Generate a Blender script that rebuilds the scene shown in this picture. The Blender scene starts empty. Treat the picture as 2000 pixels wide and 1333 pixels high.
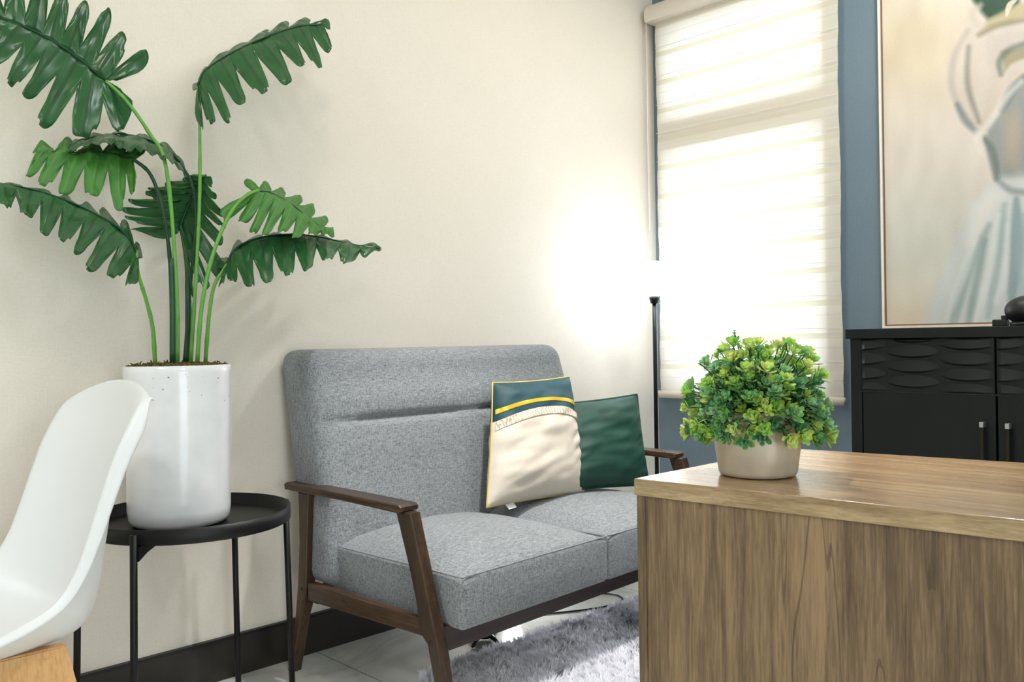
import bpy, bmesh, math, random
import numpy as np
from mathutils import Vector, Matrix, noise
random.seed(7)
sc = bpy.context.scene
COL = sc.collection
R = math.radians
V3 = Vector

# ------------------------------------------------------------------ camera
F = 1700.0; TH = R(45.85); ROLL = .016; PITCH = 2.5/1700; CAM = np.array([-3.2505, -2.40616, .97])
_v = np.array([math.cos(TH), math.sin(TH), 0]); _r = np.array([math.sin(TH), -math.cos(TH), 0]); _z = np.array([0, 0, 1.])
FW = _v*math.cos(PITCH) - _z*math.sin(PITCH); _u = _z*math.cos(PITCH) + _v*math.sin(PITCH)
RT = _r*math.cos(ROLL) - _u*math.sin(ROLL); UP = _u*math.cos(ROLL) + _r*math.sin(ROLL)
cd = bpy.data.cameras.new('camera'); cam = bpy.data.objects.new('camera', cd); COL.objects.link(cam)
cd.sensor_width = 36; cd.lens = 36*F/2000; cd.clip_start = .05
m = Matrix.Identity(4)
for i in range(3):
    m[i][0] = RT[i]; m[i][1] = UP[i]; m[i][2] = -FW[i]; m[i][3] = CAM[i]
cam.matrix_world = m
sc.camera = cam

def at(px, py, Y):
    """point of the room seen at a pixel, on the vertical plane y=Y"""
    d = FW + RT*(px-1000)/F + UP*(666.5-py)/F
    return V3(CAM + d*(Y-CAM[1])/d[1])
def proj(P):
    d = np.array(P)-CAM; w = d@FW
    return (1000+F*(d@RT)/w, 666.5-F*(d@UP)/w)

# ------------------------------------------------------------------ world, exposure, lights
w = bpy.data.worlds.new('sky'); sc.world = w; w.use_nodes = True
w.node_tree.nodes['Background'].inputs[0].default_value = (.86, .94, 1, 1)
w.node_tree.nodes['Background'].inputs[1].default_value = 6.5
sc.view_settings.view_transform = 'Standard'; sc.view_settings.look = 'None'
sc.view_settings.gamma = 1; sc.view_settings.use_curve_mapping = False
sc.view_settings.exposure = 0.06
sc.cycles.use_denoising = True
sc.cycles.max_bounces = 8; sc.cycles.diffuse_bounces = 5; sc.cycles.sample_clamp_indirect = 6

CEIL = 2.75
GX0, GX1, GZ1 = -4.6, -2.8, 2.25      # added sky opening behind the camera, unseen, for soft frontal fill
ld = bpy.data.lights.new('sky_portal', 'AREA'); ld.shape = 'RECTANGLE'; ld.size = GX1-GX0; ld.size_y = GZ1
ld.cycles.is_portal = True
lo = bpy.data.objects.new('sky_portal', ld); COL.objects.link(lo); lo.location = ((GX0+GX1)/2, -6.1, GZ1/2); lo.rotation_euler = (R(90), 0, 0)
sd_ = bpy.data.lights.new('spot', 'SPOT'); sd_.energy = 200; sd_.spot_size = R(64); sd_.spot_blend = .6; sd_.shadow_soft_size = .05; sd_.color = (1, .98, .95)  # added spot to brighten seat and rug, fixture out of view
so_ = bpy.data.objects.new('spot', sd_); COL.objects.link(so_); so_.location = (-1.45, -1.02, CEIL-.02)
LIGHTS = [  # x, y, power, colour, radius, place  (ceiling lights added for fill, out of view)
    (-2.3, -1.0, 4, (1, .91, .76), .10, 'above the tall potted plant'),
    (-.9, -.95, 5, (1, .90, .74), .10, 'above the grey sofa'),
    (-.62, -1.55, 13, (.90, .95, 1), .07, 'near the painting and cabinet'),
    (-4.3, -1.3, 24, (.88, .94, 1), .16, 'above the white chair side of the room'),
    (-3.0, -3.2, 20, (.94, .97, 1), .30, 'behind the desk side of the room'),
]
for i, (x, y, p, c, rad, pl_) in enumerate(LIGHTS):
    ld = bpy.data.lights.new('downlight', 'AREA'); ld.shape = 'DISK'; ld.size = rad*2
    ld.energy = p; ld.color = c
    lo = bpy.data.objects.new('downlight', ld); COL.objects.link(lo); lo.location = (x, y, CEIL-.012)

# ------------------------------------------------------------------ materials
def lin(c):
    return tuple((v/12.92 if v <= .04045 else ((v+.055)/1.055)**2.4) for v in [k/255 for k in c])
class NT:
    def __init__(s, name):
        s.m = bpy.data.materials.new(name); s.m.use_nodes = True; s.t = s.m.node_tree
        s.b = s.t.nodes['Principled BSDF']; s.out = s.t.nodes['Material Output']
    def n(s, typ, **k):
        nd = s.t.nodes.new(typ)
        for a, b in k.items():
            if a.startswith('i_'): nd.inputs[a[2:].replace('_', ' ')].default_value = b
            else: setattr(nd, a, b)
        return nd
    def l(s, a, b): s.t.links.new(a, b)
    def coord(s, scale=(1, 1, 1), kind='Object', rot=(0, 0, 0)):
        tc = s.n('ShaderNodeTexCoord'); mp = s.n('ShaderNodeMapping')
        mp.inputs['Scale'].default_value = scale; mp.inputs['Rotation'].default_value = rot
        s.l(tc.outputs[kind], mp.inputs[0]); return mp.outputs[0]
    def noise(s, vec, scale, detail=4, rough=.55, dist=0):
        nd = s.n('ShaderNodeTexNoise'); nd.inputs['Scale'].default_value = scale; nd.inputs['Detail'].default_value = detail
        nd.inputs['Roughness'].default_value = rough; nd.inputs['Distortion'].default_value = dist
        s.l(vec, nd.inputs['Vector']); return nd.outputs[0]
    def ramp(s, fac, stops):
        nd = s.n('ShaderNodeValToRGB'); e = nd.color_ramp.elements
        while len(e) < len(stops): e.new(.5)
        for k, (p, c) in enumerate(stops):
            e[k].position = p; e[k].color = (*c, 1)
        s.l(fac, nd.inputs[0]); return nd.outputs[0]
    def mix(s, fac, a, b, mode='MIX'):
        nd = s.n('ShaderNodeMix', data_type='RGBA', blend_type=mode)
        for sock, val in ((nd.inputs[0], fac), (nd.inputs[6], a), (nd.inputs[7], b)):
            if isinstance(val, (int, float)): sock.default_value = val
            elif isinstance(val, tuple): sock.default_value = (*val, 1)
            else: s.l(val, sock)
        return nd.outputs[2]
    def math(s, op, a, b=0):
        nd = s.n('ShaderNodeMath', operation=op)
        for k, val in enumerate((a, b)):
            if isinstance(val, (int, float)): nd.inputs[k].default_value = val
            else: s.l(val, nd.inputs[k])
        return nd.outputs[0]
    def bump(s, h, strength=.3, dist=.01):
        nd = s.n('ShaderNodeBump'); nd.inputs['Strength'].default_value = strength; nd.inputs['Distance'].default_value = dist
        s.l(h, nd.inputs['Height']); s.l(nd.outputs[0], s.b.inputs['Normal'])
    def base(s, c):
        if isinstance(c, tuple): s.b.inputs['Base Color'].default_value = (*c, 1)
        else: s.l(c, s.b.inputs['Base Color'])
    def set(s, **k):
        for a, b in k.items(): s.b.inputs[a.replace('_', ' ')].default_value = b

def plain(name, col, rough=.5, metal=0, var=.08, scale=30, bump=0, **k):
    q = NT(name); f = q.noise(q.coord(), scale)
    c = lin(col)
    q.base(q.mix(f, tuple(v*(1-var) for v in c), tuple(min(1, v*(1+var)) for v in c)))
    q.set(Roughness=rough, Metallic=metal)
    if bump: q.bump(f, bump, .002)
    for a, b in k.items(): q.b.inputs[a.replace('_', ' ')].default_value = b
    return q.m

def wallpaper(name, a, b, horiz):
    q = NT(name)
    # fine woven wallpaper: threads across and down
    n1 = q.noise(q.coord((9, 9, 190) if horiz else (60, 60, 60)), 3.5, 3, .7)
    n2 = q.noise(q.coord((160, 160, 14)), 1.6, 2, .6)
    n3 = q.noise(q.coord(), 2.2, 3)
    n4 = q.noise(q.coord(), 160, 3, .7)
    f = q.math('ADD', q.math('ADD', q.math('MULTIPLY', n1, .42), q.math('MULTIPLY', n2, .18)), q.math('MULTIPLY', n4, .40))
    f2 = q.math('ADD', q.math('MULTIPLY', f, .8), q.math('MULTIPLY', n3, .2))
    q.base(q.ramp(f2, [(.36, a), (.64, b)]))
    q.set(Roughness=.75); q.bump(f, .25, .002)
    return q.m

def weave(name, dark, light, s=900, rough=.95, contrast=(.38, .62), bump=.5):
    q = NT(name)
    v = q.coord()
    a = q.noise(q.coord((1, 1, .12)), s*.55, 2, .6); b = q.noise(q.coord((.12, .3, 1)), s*.55, 2, .6)
    c = q.noise(v, s*.28, 3, .7)
    f = q.math('ADD', q.math('ADD', q.math('MULTIPLY', a, .36), q.math('MULTIPLY', b, .34)), q.math('MULTIPLY', c, .30))
    q.base(q.ramp(f, [(contrast[0], dark), (contrast[1], light)]))
    q.set(Roughness=rough, Sheen_Weight=.25, Sheen_Roughness=.5); q.bump(f, bump, .003)
    return q.m

def velvet(name, col, hi):
    q = NT(name)
    f = q.noise(q.coord(), 14, 4, .6)
    q.base(q.mix(q.math('MULTIPLY', f, .6), lin(col), lin(hi)))
    q.set(Roughness=.6, Sheen_Weight=.35, Sheen_Roughness=.35, Sheen_Tint=(*lin(hi), 1))
    q.bump(q.noise(q.coord(), 500, 2), .15, .001)
    return q.m

def wood(name, dark, mid, light, axis='z', scale=1.0, rough=.45, knots=(), streak=1.0):
    """plank grain running along an axis; optional knots at given object points"""
    q = NT(name)
    st = {'z': (1, 1, .055), 'y': (1, .055, 1), 'x': (.055, 1, 1)}[axis]
    tc = q.n('ShaderNodeTexCoord'); vec = tc.outputs['Object']
    for (kx, ky, kz, rad) in knots:
        sub = q.n('ShaderNodeVectorMath', operation='SUBTRACT'); q.l(tc.outputs['Object'], sub.inputs[0]); sub.inputs[1].default_value = (kx, ky, kz)
        ln = q.n('ShaderNodeVectorMath', operation='LENGTH')
        sq = q.n('ShaderNodeVectorMath', operation='MULTIPLY'); q.l(sub.outputs[0], sq.inputs[0]); sq.inputs[1].default_value = (0, 1, .55)
        q.l(sq.outputs[0], ln.inputs[0])
        g = q.math('DIVIDE', rad*rad, q.math('ADD', q.math('MULTIPLY', ln.outputs['Value'], ln.outputs['Value']), rad*rad*.35))
        sc_ = q.n('ShaderNodeVectorMath', operation='SCALE'); q.l(sq.outputs[0], sc_.inputs[0]); q.l(q.math('MULTIPLY', g, .9), sc_.inputs['Scale'])
        ad = q.n('ShaderNodeVectorMath', operation='ADD'); q.l(vec, ad.inputs[0]); q.l(sc_.outputs[0], ad.inputs[1]); vec = ad.outputs[0]
    mp = q.n('ShaderNodeMapping'); mp.inputs['Scale'].default_value = st; q.l(vec, mp.inputs[0]); mv = mp.outputs[0]
    big = q.noise(mv, 11*scale, 3, .5, .6)
    med = q.noise(mv, 42*scale, 4, .6, .5)
    fine = q.noise(mv, 260*scale, 3, .7)
    f = q.math('ADD', q.math('ADD', q.math('MULTIPLY', big, .38), q.math('MULTIPLY', med, .34)), q.math('MULTIPLY', fine, .28))
    c = q.ramp(f, [(.39, lin(dark)), (.5, lin(mid)), (.61, lin(light))])
    # thin dark growth lines
    ln_ = q.noise(mv, 15*scale, 2, .4, .3)
    band = q.math('ABSOLUTE', q.math('SUBTRACT', ln_, .5))
    lines = q.math('LESS_THAN', band, .004)
    c = q.mix(q.math('MULTIPLY', lines, .55*streak), c, lin(dark))
    for (kx, ky, kz, rad) in knots:
        sub = q.n('ShaderNodeVectorMath', operation='SUBTRACT'); q.l(tc.outputs['Object'], sub.inputs[0]); sub.inputs[1].default_value = (kx, ky, kz)
        sq = q.n('ShaderNodeVectorMath', operation='MULTIPLY'); q.l(sub.outputs[0], sq.inputs[0]); sq.inputs[1].default_value = (0, 1, .8)
        ln = q.n('ShaderNodeVectorMath', operation='LENGTH'); q.l(sq.outputs[0], ln.inputs[0])
        mr = q.n('ShaderNodeMapRange'); mr.inputs['From Min'].default_value = rad*.35; mr.inputs['From Max'].default_value = 0
        q.l(ln.outputs['Value'], mr.inputs['Value'])
        c = q.mix(q.math('MULTIPLY', mr.outputs[0], .7), c, tuple(v*.5 for v in lin(dark)))
    q.base(c); q.set(Roughness=rough); q.bump(f, .12, .002)
    return q.m

M = {}
M['beige'] = wallpaper('beige_wallpaper', lin((229, 220, 205)), lin((243, 236, 224)), True)
M['blue'] = wallpaper('slate_blue_paint', lin((104, 122, 134)), lin((118, 136, 147)), False)
M['white_wall'] = plain('white_paint', (232, 230, 224), .8)
M['ceiling'] = plain('ceiling_paint', (238, 236, 230), .8)
M['baseboard'] = plain('dark_baseboard', (42, 38, 33), .28, var=.15)
def floor_mat():
    q = NT('polished_floor_tile')
    v = q.coord()
    f = q.noise(v, 3, 6, .6, 1.2)
    c = q.ramp(f, [(.3, lin((176, 180, 172))), (.52, lin((214, 215, 208))), (.7, lin((226, 226, 220)))])
    br = q.n('ShaderNodeTexBrick'); br.offset = 0
    br.inputs['Scale'].default_value = 1; br.inputs['Brick Width'].default_value = .6; br.inputs['Row Height'].default_value = .6
    br.inputs['Mortar Size'].default_value = .0018; br.inputs['Mortar'].default_value = (*lin((165, 168, 160)), 1)
    br.inputs['Color1'].default_value = (1, 1, 1, 1); br.inputs['Color2'].default_value = (1, 1, 1, 1)
    mp = q.coord(); q.l(mp, br.inputs['Vector'])
    q.base(q.mix(1.0, c, br.outputs['Color'], 'MULTIPLY'))
    q.set(Roughness=.16); return q.m
M['floor'] = floor_mat()
M['sofa'] = weave('grey_woven_upholstery', lin((66, 72, 76)), lin((166, 170, 174)), 820, contrast=(.34, .66))
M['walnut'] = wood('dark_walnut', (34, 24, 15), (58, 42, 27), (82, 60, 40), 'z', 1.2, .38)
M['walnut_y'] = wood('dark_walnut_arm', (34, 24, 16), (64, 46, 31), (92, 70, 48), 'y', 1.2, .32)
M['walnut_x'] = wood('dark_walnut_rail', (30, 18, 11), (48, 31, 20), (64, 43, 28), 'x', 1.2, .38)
M['black_metal'] = plain('matte_black_metal', (11, 13, 12), .45, 0, Specular_IOR_Level=.3)
M['black'] = plain('black_plastic', (18, 19, 19), .4)
M['pot_white'] = None
def pot_mat():
    q = NT('white_glazed_ceramic')
    v = q.coord(); f = q.noise(v, 7, 4)
    c = q.ramp(f, [(.35, lin((222, 224, 226))), (.65, lin((238, 238, 238)))])
    sp = q.noise(v, 110, 2, .4)
    tc = q.n('ShaderNodeTexCoord'); sx = q.n('ShaderNodeSeparateXYZ'); q.l(tc.outputs['Object'], sx.inputs[0])
    near = q.math('GREATER_THAN', sx.outputs['Z'], .30)
    spot = q.math('MULTIPLY', q.math('GREATER_THAN', sp, .735), near)
    c = q.mix(q.math('MULTIPLY', spot, .8), c, lin((96, 78, 56)))
    q.base(c); q.set(Roughness=.2, Coat_Weight=.3); q.bump(f, .25, .01); return q.m
M['pot_white'] = pot_mat()
M['moss'] = plain('brown_green_moss', (92, 78, 38), .95, var=.6, scale=60, bump=.6)
def leaf_mat(under=False):
    q = NT('philodendron_leaf')
    at_ = q.n('ShaderNodeVertexColor', layer_name='vein')
    f = q.noise(q.coord(), 18, 3)
    geo = q.n('ShaderNodeNewGeometry')
    c = q.mix(f, lin((28, 76, 40)), lin((56, 118, 62)))
    c = q.mix(q.math('MULTIPLY', at_.outputs['Color'], .55), c, lin((18, 54, 32)))
    if under: c = q.mix(q.math('MULTIPLY', at_.outputs['Color'], .35), q.mix(f, lin((52, 118, 40)), lin((86, 150, 62))), lin((120, 176, 90)))
    q.base(c)
    q.set(Roughness=.5 if under else .27, Specular_IOR_Level=.6)
    tr = q.n('ShaderNodeBsdfTranslucent'); tr.inputs[0].default_value = (*lin((70, 140, 40)), 1)
    mx = q.n('ShaderNodeMixShader'); mx.inputs[0].default_value = .22
    q.l(q.b.outputs[0], mx.inputs[1]); q.l(tr.outputs[0], mx.inputs[2]); q.l(mx.outputs[0], q.out.inputs[0])
    q.bump(at_.outputs['Color'], .35, .004)
    return q.m
M['leaf'] = leaf_mat(); M['leaf_under'] = leaf_mat(True)
M['petiole'] = plain('light_green_stem', (98, 160, 62), .4, var=.25, scale=60)
M['petiole_dark'] = plain('dark_green_stem', (26, 70, 42), .4, var=.2, scale=60)
M['chair_white'] = plain('white_plastic_shell', (226, 228, 228), .38, var=.01)
M['beech'] = wood('beech_leg', (190, 138, 84), (214, 166, 108), (226, 182, 128), 'z', 1.0, .4, streak=.3)
M['teal_velvet'] = velvet('teal_velvet', (6, 46, 54), (20, 86, 98))
M['green_velvet'] = velvet('dark_green_velvet', (8, 44, 36), (30, 92, 74))
M['cream'] = plain('cream_canvas', (222, 211, 196), .85, var=.05, scale=40, bump=.2)
M['gold'] = plain('gold_satin', (214, 178, 40), .3, .35)
M['gold_pipe'] = plain('gold_cord', (206, 184, 96), .5)
def trim_mat():
    q = NT('embroidered_braid')
    w1 = q.n('ShaderNodeTexWave', wave_type='BANDS', bands_direction='X'); w1.inputs['Scale'].default_value = 28; w1.inputs['Distortion'].default_value = 6; w1.inputs['Detail Scale'].default_value = 3
    q.l(q.coord(), w1.inputs['Vector'])
    q.base(q.ramp(w1.outputs['Fac'], [(.35, lin((198, 180, 152))), (.65, lin((232, 222, 206)))])); q.set(Roughness=.8)
    q.bump(w1.outputs['Fac'], .5, .003); return q.m
M['trim'] = trim_mat()
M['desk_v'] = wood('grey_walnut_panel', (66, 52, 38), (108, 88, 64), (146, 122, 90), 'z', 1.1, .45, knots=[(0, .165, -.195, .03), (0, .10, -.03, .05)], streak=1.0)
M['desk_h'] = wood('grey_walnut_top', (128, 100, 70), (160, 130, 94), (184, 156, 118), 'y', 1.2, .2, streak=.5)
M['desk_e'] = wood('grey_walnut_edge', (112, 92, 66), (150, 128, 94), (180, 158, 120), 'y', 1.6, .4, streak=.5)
M['stone'] = plain('champagne_stoneware', (204, 194, 176), .38, .25, var=.10, scale=24, bump=.15)
def succ_mat():
    q = NT('succulent_leaf')
    ca = q.n('ShaderNodeVertexColor', layer_name='tint')
    q.base(ca.outputs['Color']); q.set(Roughness=.5)
    tr = q.n('ShaderNodeBsdfTranslucent'); q.l(ca.outputs['Color'], tr.inputs[0])
    mx = q.n('ShaderNodeMixShader'); mx.inputs[0].default_value = .35
    q.l(q.b.outputs[0], mx.inputs[1]); q.l(tr.outputs[0], mx.inputs[2]); q.l(mx.outputs[0], q.out.inputs[0])
    return q.m
M['succ'] = succ_mat()
M['cab'] = plain('black_green_lacquer', (9, 16, 15), .42, var=.1, Specular_IOR_Level=.35)
M['chrome'] = plain('brushed_steel', (190, 195, 195), .3, .9)
M['bronze'] = plain('dark_bronze', (48, 44, 36), .35, .7)
def blind_mat():
    q = NT('zebra_blind_fabric')
    tc = q.n('ShaderNodeTexCoord'); sx = q.n('ShaderNodeSeparateXYZ'); q.l(tc.outputs['Object'], sx.inputs[0])
    ph = q.math('FRACT', q.math('DIVIDE', sx.outputs['Z'], .1275))
    band = q.math('LESS_THAN', ph, .17)          # where two opaque strips overlap
    thin = q.math('LESS_THAN', q.math('ABSOLUTE', q.math('SUBTRACT', ph, .72)), .018)
    f = q.noise(q.coord((1, 1, 30)), 20, 2)
    cc = q.mix(f, lin((226, 216, 198)), lin((236, 228, 212)))
    dd = q.n('ShaderNodeBsdfDiffuse'); q.l(cc, dd.inputs[0])
    tt = q.n('ShaderNodeBsdfTranslucent')
    tcol = q.mix(band, lin((244, 244, 242)), lin((196, 194, 168)))
    tcol = q.mix(q.math('MULTIPLY', thin, .5), tcol, lin((180, 180, 165)))
    q.l(tcol, tt.inputs[0])
    mx = q.n('ShaderNodeMixShader'); mx.inputs[0].default_value = .31
    q.l(dd.outputs[0], mx.inputs[1]); q.l(tt.outputs[0], mx.inputs[2]); q.l(mx.outputs[0], q.out.inputs[0])
    return q.m
M['blind'] = blind_mat()
M['blind_rail'] = plain('cream_rail', (226, 216, 204), .5, var=.02)
M['pvc'] = plain('white_window_frame', (225, 225, 222), .4)
def glass_mat():
    q = NT('window_glass'); g = q.n('ShaderNodeBsdfGlass'); g.inputs['IOR'].default_value = 1.45; g.inputs['Roughness'].default_value = 0
    t = q.n('ShaderNodeBsdfTransparent'); mx = q.n('ShaderNodeMixShader'); fr = q.n('ShaderNodeFresnel'); fr.inputs[0].default_value = 1.45
    gl = q.n('ShaderNodeBsdfGlossy'); gl.inputs['Roughness'].default_value = .02
    q.l(fr.outputs[0], mx.inputs[0]); q.l(t.outputs[0], mx.inputs[1]); q.l(gl.outputs[0], mx.inputs[2]); q.l(mx.outputs[0], q.out.inputs[0])
    return q.m
M['glass'] = glass_mat()
def emit(name, col, s):
    q = NT(name); e = q.n('ShaderNodeEmission'); e.inputs[0].default_value = (*col, 1); e.inputs[1].default_value = s
    q.l(e.outputs[0], q.out.inputs[0]); return q.m
M['bulb'] = emit('lit_globe', (.80, .89, 1), 27)
M['diffuser'] = emit('lit_diffuser', (1, .95, .85), 6)
def paint_mat():
    q = NT('painted_canvas'); ca = q.n('ShaderNodeVertexColor', layer_name='paint')
    f = q.noise(q.coord((1, 1, 1)), 260, 3, .7)
    q.base(q.mix(.12, ca.outputs['Color'], f, 'OVERLAY')); q.set(Roughness=.8); q.bump(f, .2, .002); return q.m
M['paint'] = paint_mat()
def rug_mat():
    q = NT('shaggy_rug_pile'); ca = q.n('ShaderNodeVertexColor', layer_name='tint')
    q.base(ca.outputs['Color']); q.set(Roughness=.8, Sheen_Weight=.3)
    tr = q.n('ShaderNodeBsdfTranslucent'); q.l(ca.outputs['Color'], tr.inputs[0])
    mx = q.n('ShaderNodeMixShader'); mx.inputs[0].default_value = .45
    q.l(q.b.outputs[0], mx.inputs[1]); q.l(tr.outputs[0], mx.inputs[2]); q.l(mx.outputs[0], q.out.inputs[0])
    return q.m
M['rug'] = rug_mat()
M['rug_base'] = plain('rug_backing', (120, 128, 142), .95, var=.3)

# ------------------------------------------------------------------ mesh helpers
def link(name, me, mats, parent=None, smooth=False):
    o = bpy.data.objects.new(name, me); COL.objects.link(o)
    for mt in (mats if isinstance(mats, (list, tuple)) else [mats]): me.materials.append(mt)
    if smooth:
        for p in me.polygons: p.use_smooth = True
    if parent is not None: o.parent = parent
    return o
def mesh(name, verts, faces, mats, parent=None, smooth=False):
    me = bpy.data.meshes.new(name); me.from_pydata([tuple(v) for v in verts], [], faces); me.update()
    return link(name, me, mats, parent, smooth)
def from_bm(name, bm, mats, parent=None, smooth=False, recalc=True):
    if recalc: bmesh.ops.recalc_face_normals(bm, faces=bm.faces)
    me = bpy.data.meshes.new(name); bm.to_mesh(me); bm.free()
    return link(name, me, mats, parent, smooth)
def empty(name, loc=(0, 0, 0), rz=0):
    o = bpy.data.objects.new(name, None); COL.objects.link(o); o.location = loc; o.rotation_euler = (0, 0, rz); o.empty_display_size = .1
    return o
def tag(o, label=None, cat=None, group=None, kind=None):
    if label: o['label'] = label
    if cat: o['category'] = cat
    if group: o['group'] = group
    if kind: o['kind'] = kind
    return o
def bm_box(bm, lo, hi, bevel=0, seg=2):
    lo = V3(lo); hi = V3(hi); c = (lo+hi)/2; s = hi-lo
    r = bmesh.ops.create_cube(bm, size=1, matrix=Matrix.Translation(c) @ Matrix.Diagonal((*s, 1)))
    if bevel:
        es = list({e for v in r['verts'] for e in v.link_edges})
        bmesh.ops.bevel(bm, geom=es, offset=bevel, segments=seg, affect='EDGES', profile=.5)
def box(name, lo, hi, mat, parent=None, bevel=0, seg=2):
    bm = bmesh.new(); bm_box(bm, lo, hi, bevel, seg); return from_bm(name, bm, mat, parent)
def bm_prism(bm, poly, ax, a, b, bevel=0):
    """polygon given in the two other axes, extruded along ax from a to b"""
    def P(p, t):
        if ax == 0: return (t, p[0], p[1])
        if ax == 1: return (p[0], t, p[1])
        return (p[0], p[1], t)
    va = [bm.verts.new(P(p, a)) for p in poly]; vb = [bm.verts.new(P(p, b)) for p in poly]
    n = len(poly); fs = [bm.faces.new(va), bm.faces.new(vb[::-1])]
    for i in range(n): fs.append(bm.faces.new((va[i], vb[i], vb[(i+1) % n], va[(i+1) % n])))
    if bevel:
        es = list({e for f in fs[:2] for e in f.edges})
        bmesh.ops.recalc_face_normals(bm, faces=fs)
        bmesh.ops.bevel(bm, geom=es, offset=bevel, segments=2, affect='EDGES', profile=.5)
def prism(name, poly, ax, a, b, mat, parent=None, bevel=0):
    bm = bmesh.new(); bm_prism(bm, poly, ax, a, b, bevel); return from_bm(name, bm, mat, parent)
def catmull(pts, n):
    pts = [V3(p) for p in pts]
    if len(pts) == 2: return [pts[0].lerp(pts[1], i/(n-1)) for i in range(n)]
    P = [pts[0]*2-pts[1]] + pts + [pts[-1]*2-pts[-2]]
    out = []
    for i in range(n):
        t = i/(n-1)*(len(pts)-1); k = min(int(t), len(pts)-2); u = t-k
        a, b, c, d = P[k:k+4]
        out.append(.5*((2*b)+(c-a)*u+(2*a-5*b+4*c-d)*u*u+(3*b-a-3*c+d)*u**3))
    return out
def bm_tube(bm, pts, rad, seg=10, cap=True):
    """rad: number or list"""
    pts = [V3(p) for p in pts]; n = len(pts)
    rs = rad if isinstance(rad, (list, tuple)) else [rad]*n
    rings = []; prev = None
    for i, p in enumerate(pts):
        t = (pts[min(i+1, n-1)]-pts[max(i-1, 0)]).normalized()
        if prev is None:
            a = V3((0, 0, 1)) if abs(t.z) < .9 else V3((1, 0, 0))
            x = t.cross(a).normalized()
        else:
            x = (prev - t*prev.dot(t)).normalized()
        prev = x; y = t.cross(x)
        rings.append([bm.verts.new(p+(x*math.cos(k*2*math.pi/seg)+y*math.sin(k*2*math.pi/seg))*rs[i]) for k in range(seg)])
    for i in range(n-1):
        for k in range(seg):
            bm.faces.new((rings[i][k], rings[i][(k+1) % seg], rings[i+1][(k+1) % seg], rings[i+1][k]))
    if cap:
        bm.faces.new(rings[0][::-1]); bm.faces.new(rings[-1])
def tube(name, pts, rad, mat, parent=None, seg=10):
    bm = bmesh.new(); bm_tube(bm, pts, rad, seg); return from_bm(name, bm, mat, parent, True)
def bm_lathe(bm, prof, seg=48, c=(0, 0), wob=0):
    rings = []
    for (r, z) in prof:
        if r < 1e-6: rings.append([bm.verts.new((c[0], c[1], z))]); continue
        rr = []
        for k in range(seg):
            a = 2*math.pi*k/seg
            q = r*(1+wob*noise.noise(V3((math.cos(a)*1.3, math.sin(a)*1.3, z*5))))
            rr.append(bm.verts.new((c[0]+q*math.cos(a), c[1]+q*math.sin(a), z)))
        rings.append(rr)
    for a, b in zip(rings, rings[1:]):
        if len(a) == 1 and len(b) == 1: continue
        for k in range(seg):
            if len(a) == 1: bm.faces.new((a[0], b[(k+1) % seg], b[k]))
            elif len(b) == 1: bm.faces.new((a[k], a[(k+1) % seg], b[0]))
            else: bm.faces.new((a[k], a[(k+1) % seg], b[(k+1) % seg], b[k]))
def lathe(name, prof, mat, parent=None, seg=48, c=(0, 0), wob=0, smooth=True):
    bm = bmesh.new(); bm_lathe(bm, prof, seg, c, wob); return from_bm(name, bm, mat, parent, smooth)
def auto_smooth(o, ang=40):
    me = o.data
    for p in me.polygons: p.use_smooth = True
    bm = bmesh.new(); bm.from_mesh(me)
    for e in bm.edges:
        if len(e.link_faces) == 2 and e.calc_face_angle(0) > R(ang): e.smooth = False
    bm.to_mesh(me); bm.free()
    return o
def rounded(name, size, r, n, fn, mat, parent=None, pw=2.0):
    """soft box: size about the origin, edge radius r, then shaped by fn(point)"""
    bm = bmesh.new(); h = [s/2 for s in size]; cache = {}
    def vert(p):
        key = tuple(round(c, 6) for c in p)
        if key in cache: return cache[key]
        q = V3([max(-h[i]+r, min(h[i]-r, p[i])) for i in range(3)])
        d = V3(p)-q
        if d.length > 1e-9:
            q = q+d.normalized()*r
        v = bm.verts.new(fn(q)); cache[key] = v; return v
    def ticks(hh, k):
        e = min(r, hh*.99); a = [-hh, -hh+e*.3, -hh+e*.6]; a += [-hh+e+(2*hh-2*e)*i/k for i in range(k+1)]; a += [hh-e*.6, hh-e*.3, hh]
        return a
    T = [ticks(h[i], n[i]) for i in range(3)]
    for ax in range(3):
        o1, o2 = [i for i in range(3) if i != ax]
        for sgn in (-1, 1):
            for i in range(len(T[o1])-1):
                for j in range(len(T[o2])-1):
                    qs = []
                    for (a, b) in ((i, j), (i+1, j), (i+1, j+1), (i, j+1)):
                        p = [0, 0, 0]; p[ax] = sgn*h[ax]; p[o1] = T[o1][a]; p[o2] = T[o2][b]; qs.append(vert(p))
                    try: bm.faces.new(qs)
                    except ValueError: pass
    return from_bm(name, bm, mat, parent, True)

# ------------------------------------------------------------------ room
WR = .018          # plane of the slate blue wall
def struct(o): o['kind'] = 'structure'; return o
struct(box('floor', (-6.2, -6.2, -.1), (WR+.15, .15, 0), M['floor']))
struct(box('ceiling', (-6.2, -6.2, CEIL), (WR+.15, .15, CEIL+.1), M['ceiling']))
struct(box('wall_left', (-6.2, 0, 0), (WR+.15, .15, CEIL), M['beige']))
bm = bmesh.new()
for lo_, hi_ in (((-6.2, -6.2, 0), (GX0, -6.05, CEIL)), ((GX1, -6.2, 0), (WR+.15, -6.05, CEIL)), ((GX0, -6.2, GZ1), (GX1, -6.05, CEIL))):
    bm_box(bm, lo_, hi_)
struct(from_bm('wall_back', bm, M['white_wall']))
bm = bmesh.new()
for k in range(5):
    xx = GX0+(GX1-GX0-.05)*k/4; bm_box(bm, (xx, -6.13, 0), (xx+.05, -6.09, GZ1))
struct(from_bm('trim_2', bm, M['pvc']))  # glazing bars of the added fill opening
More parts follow.
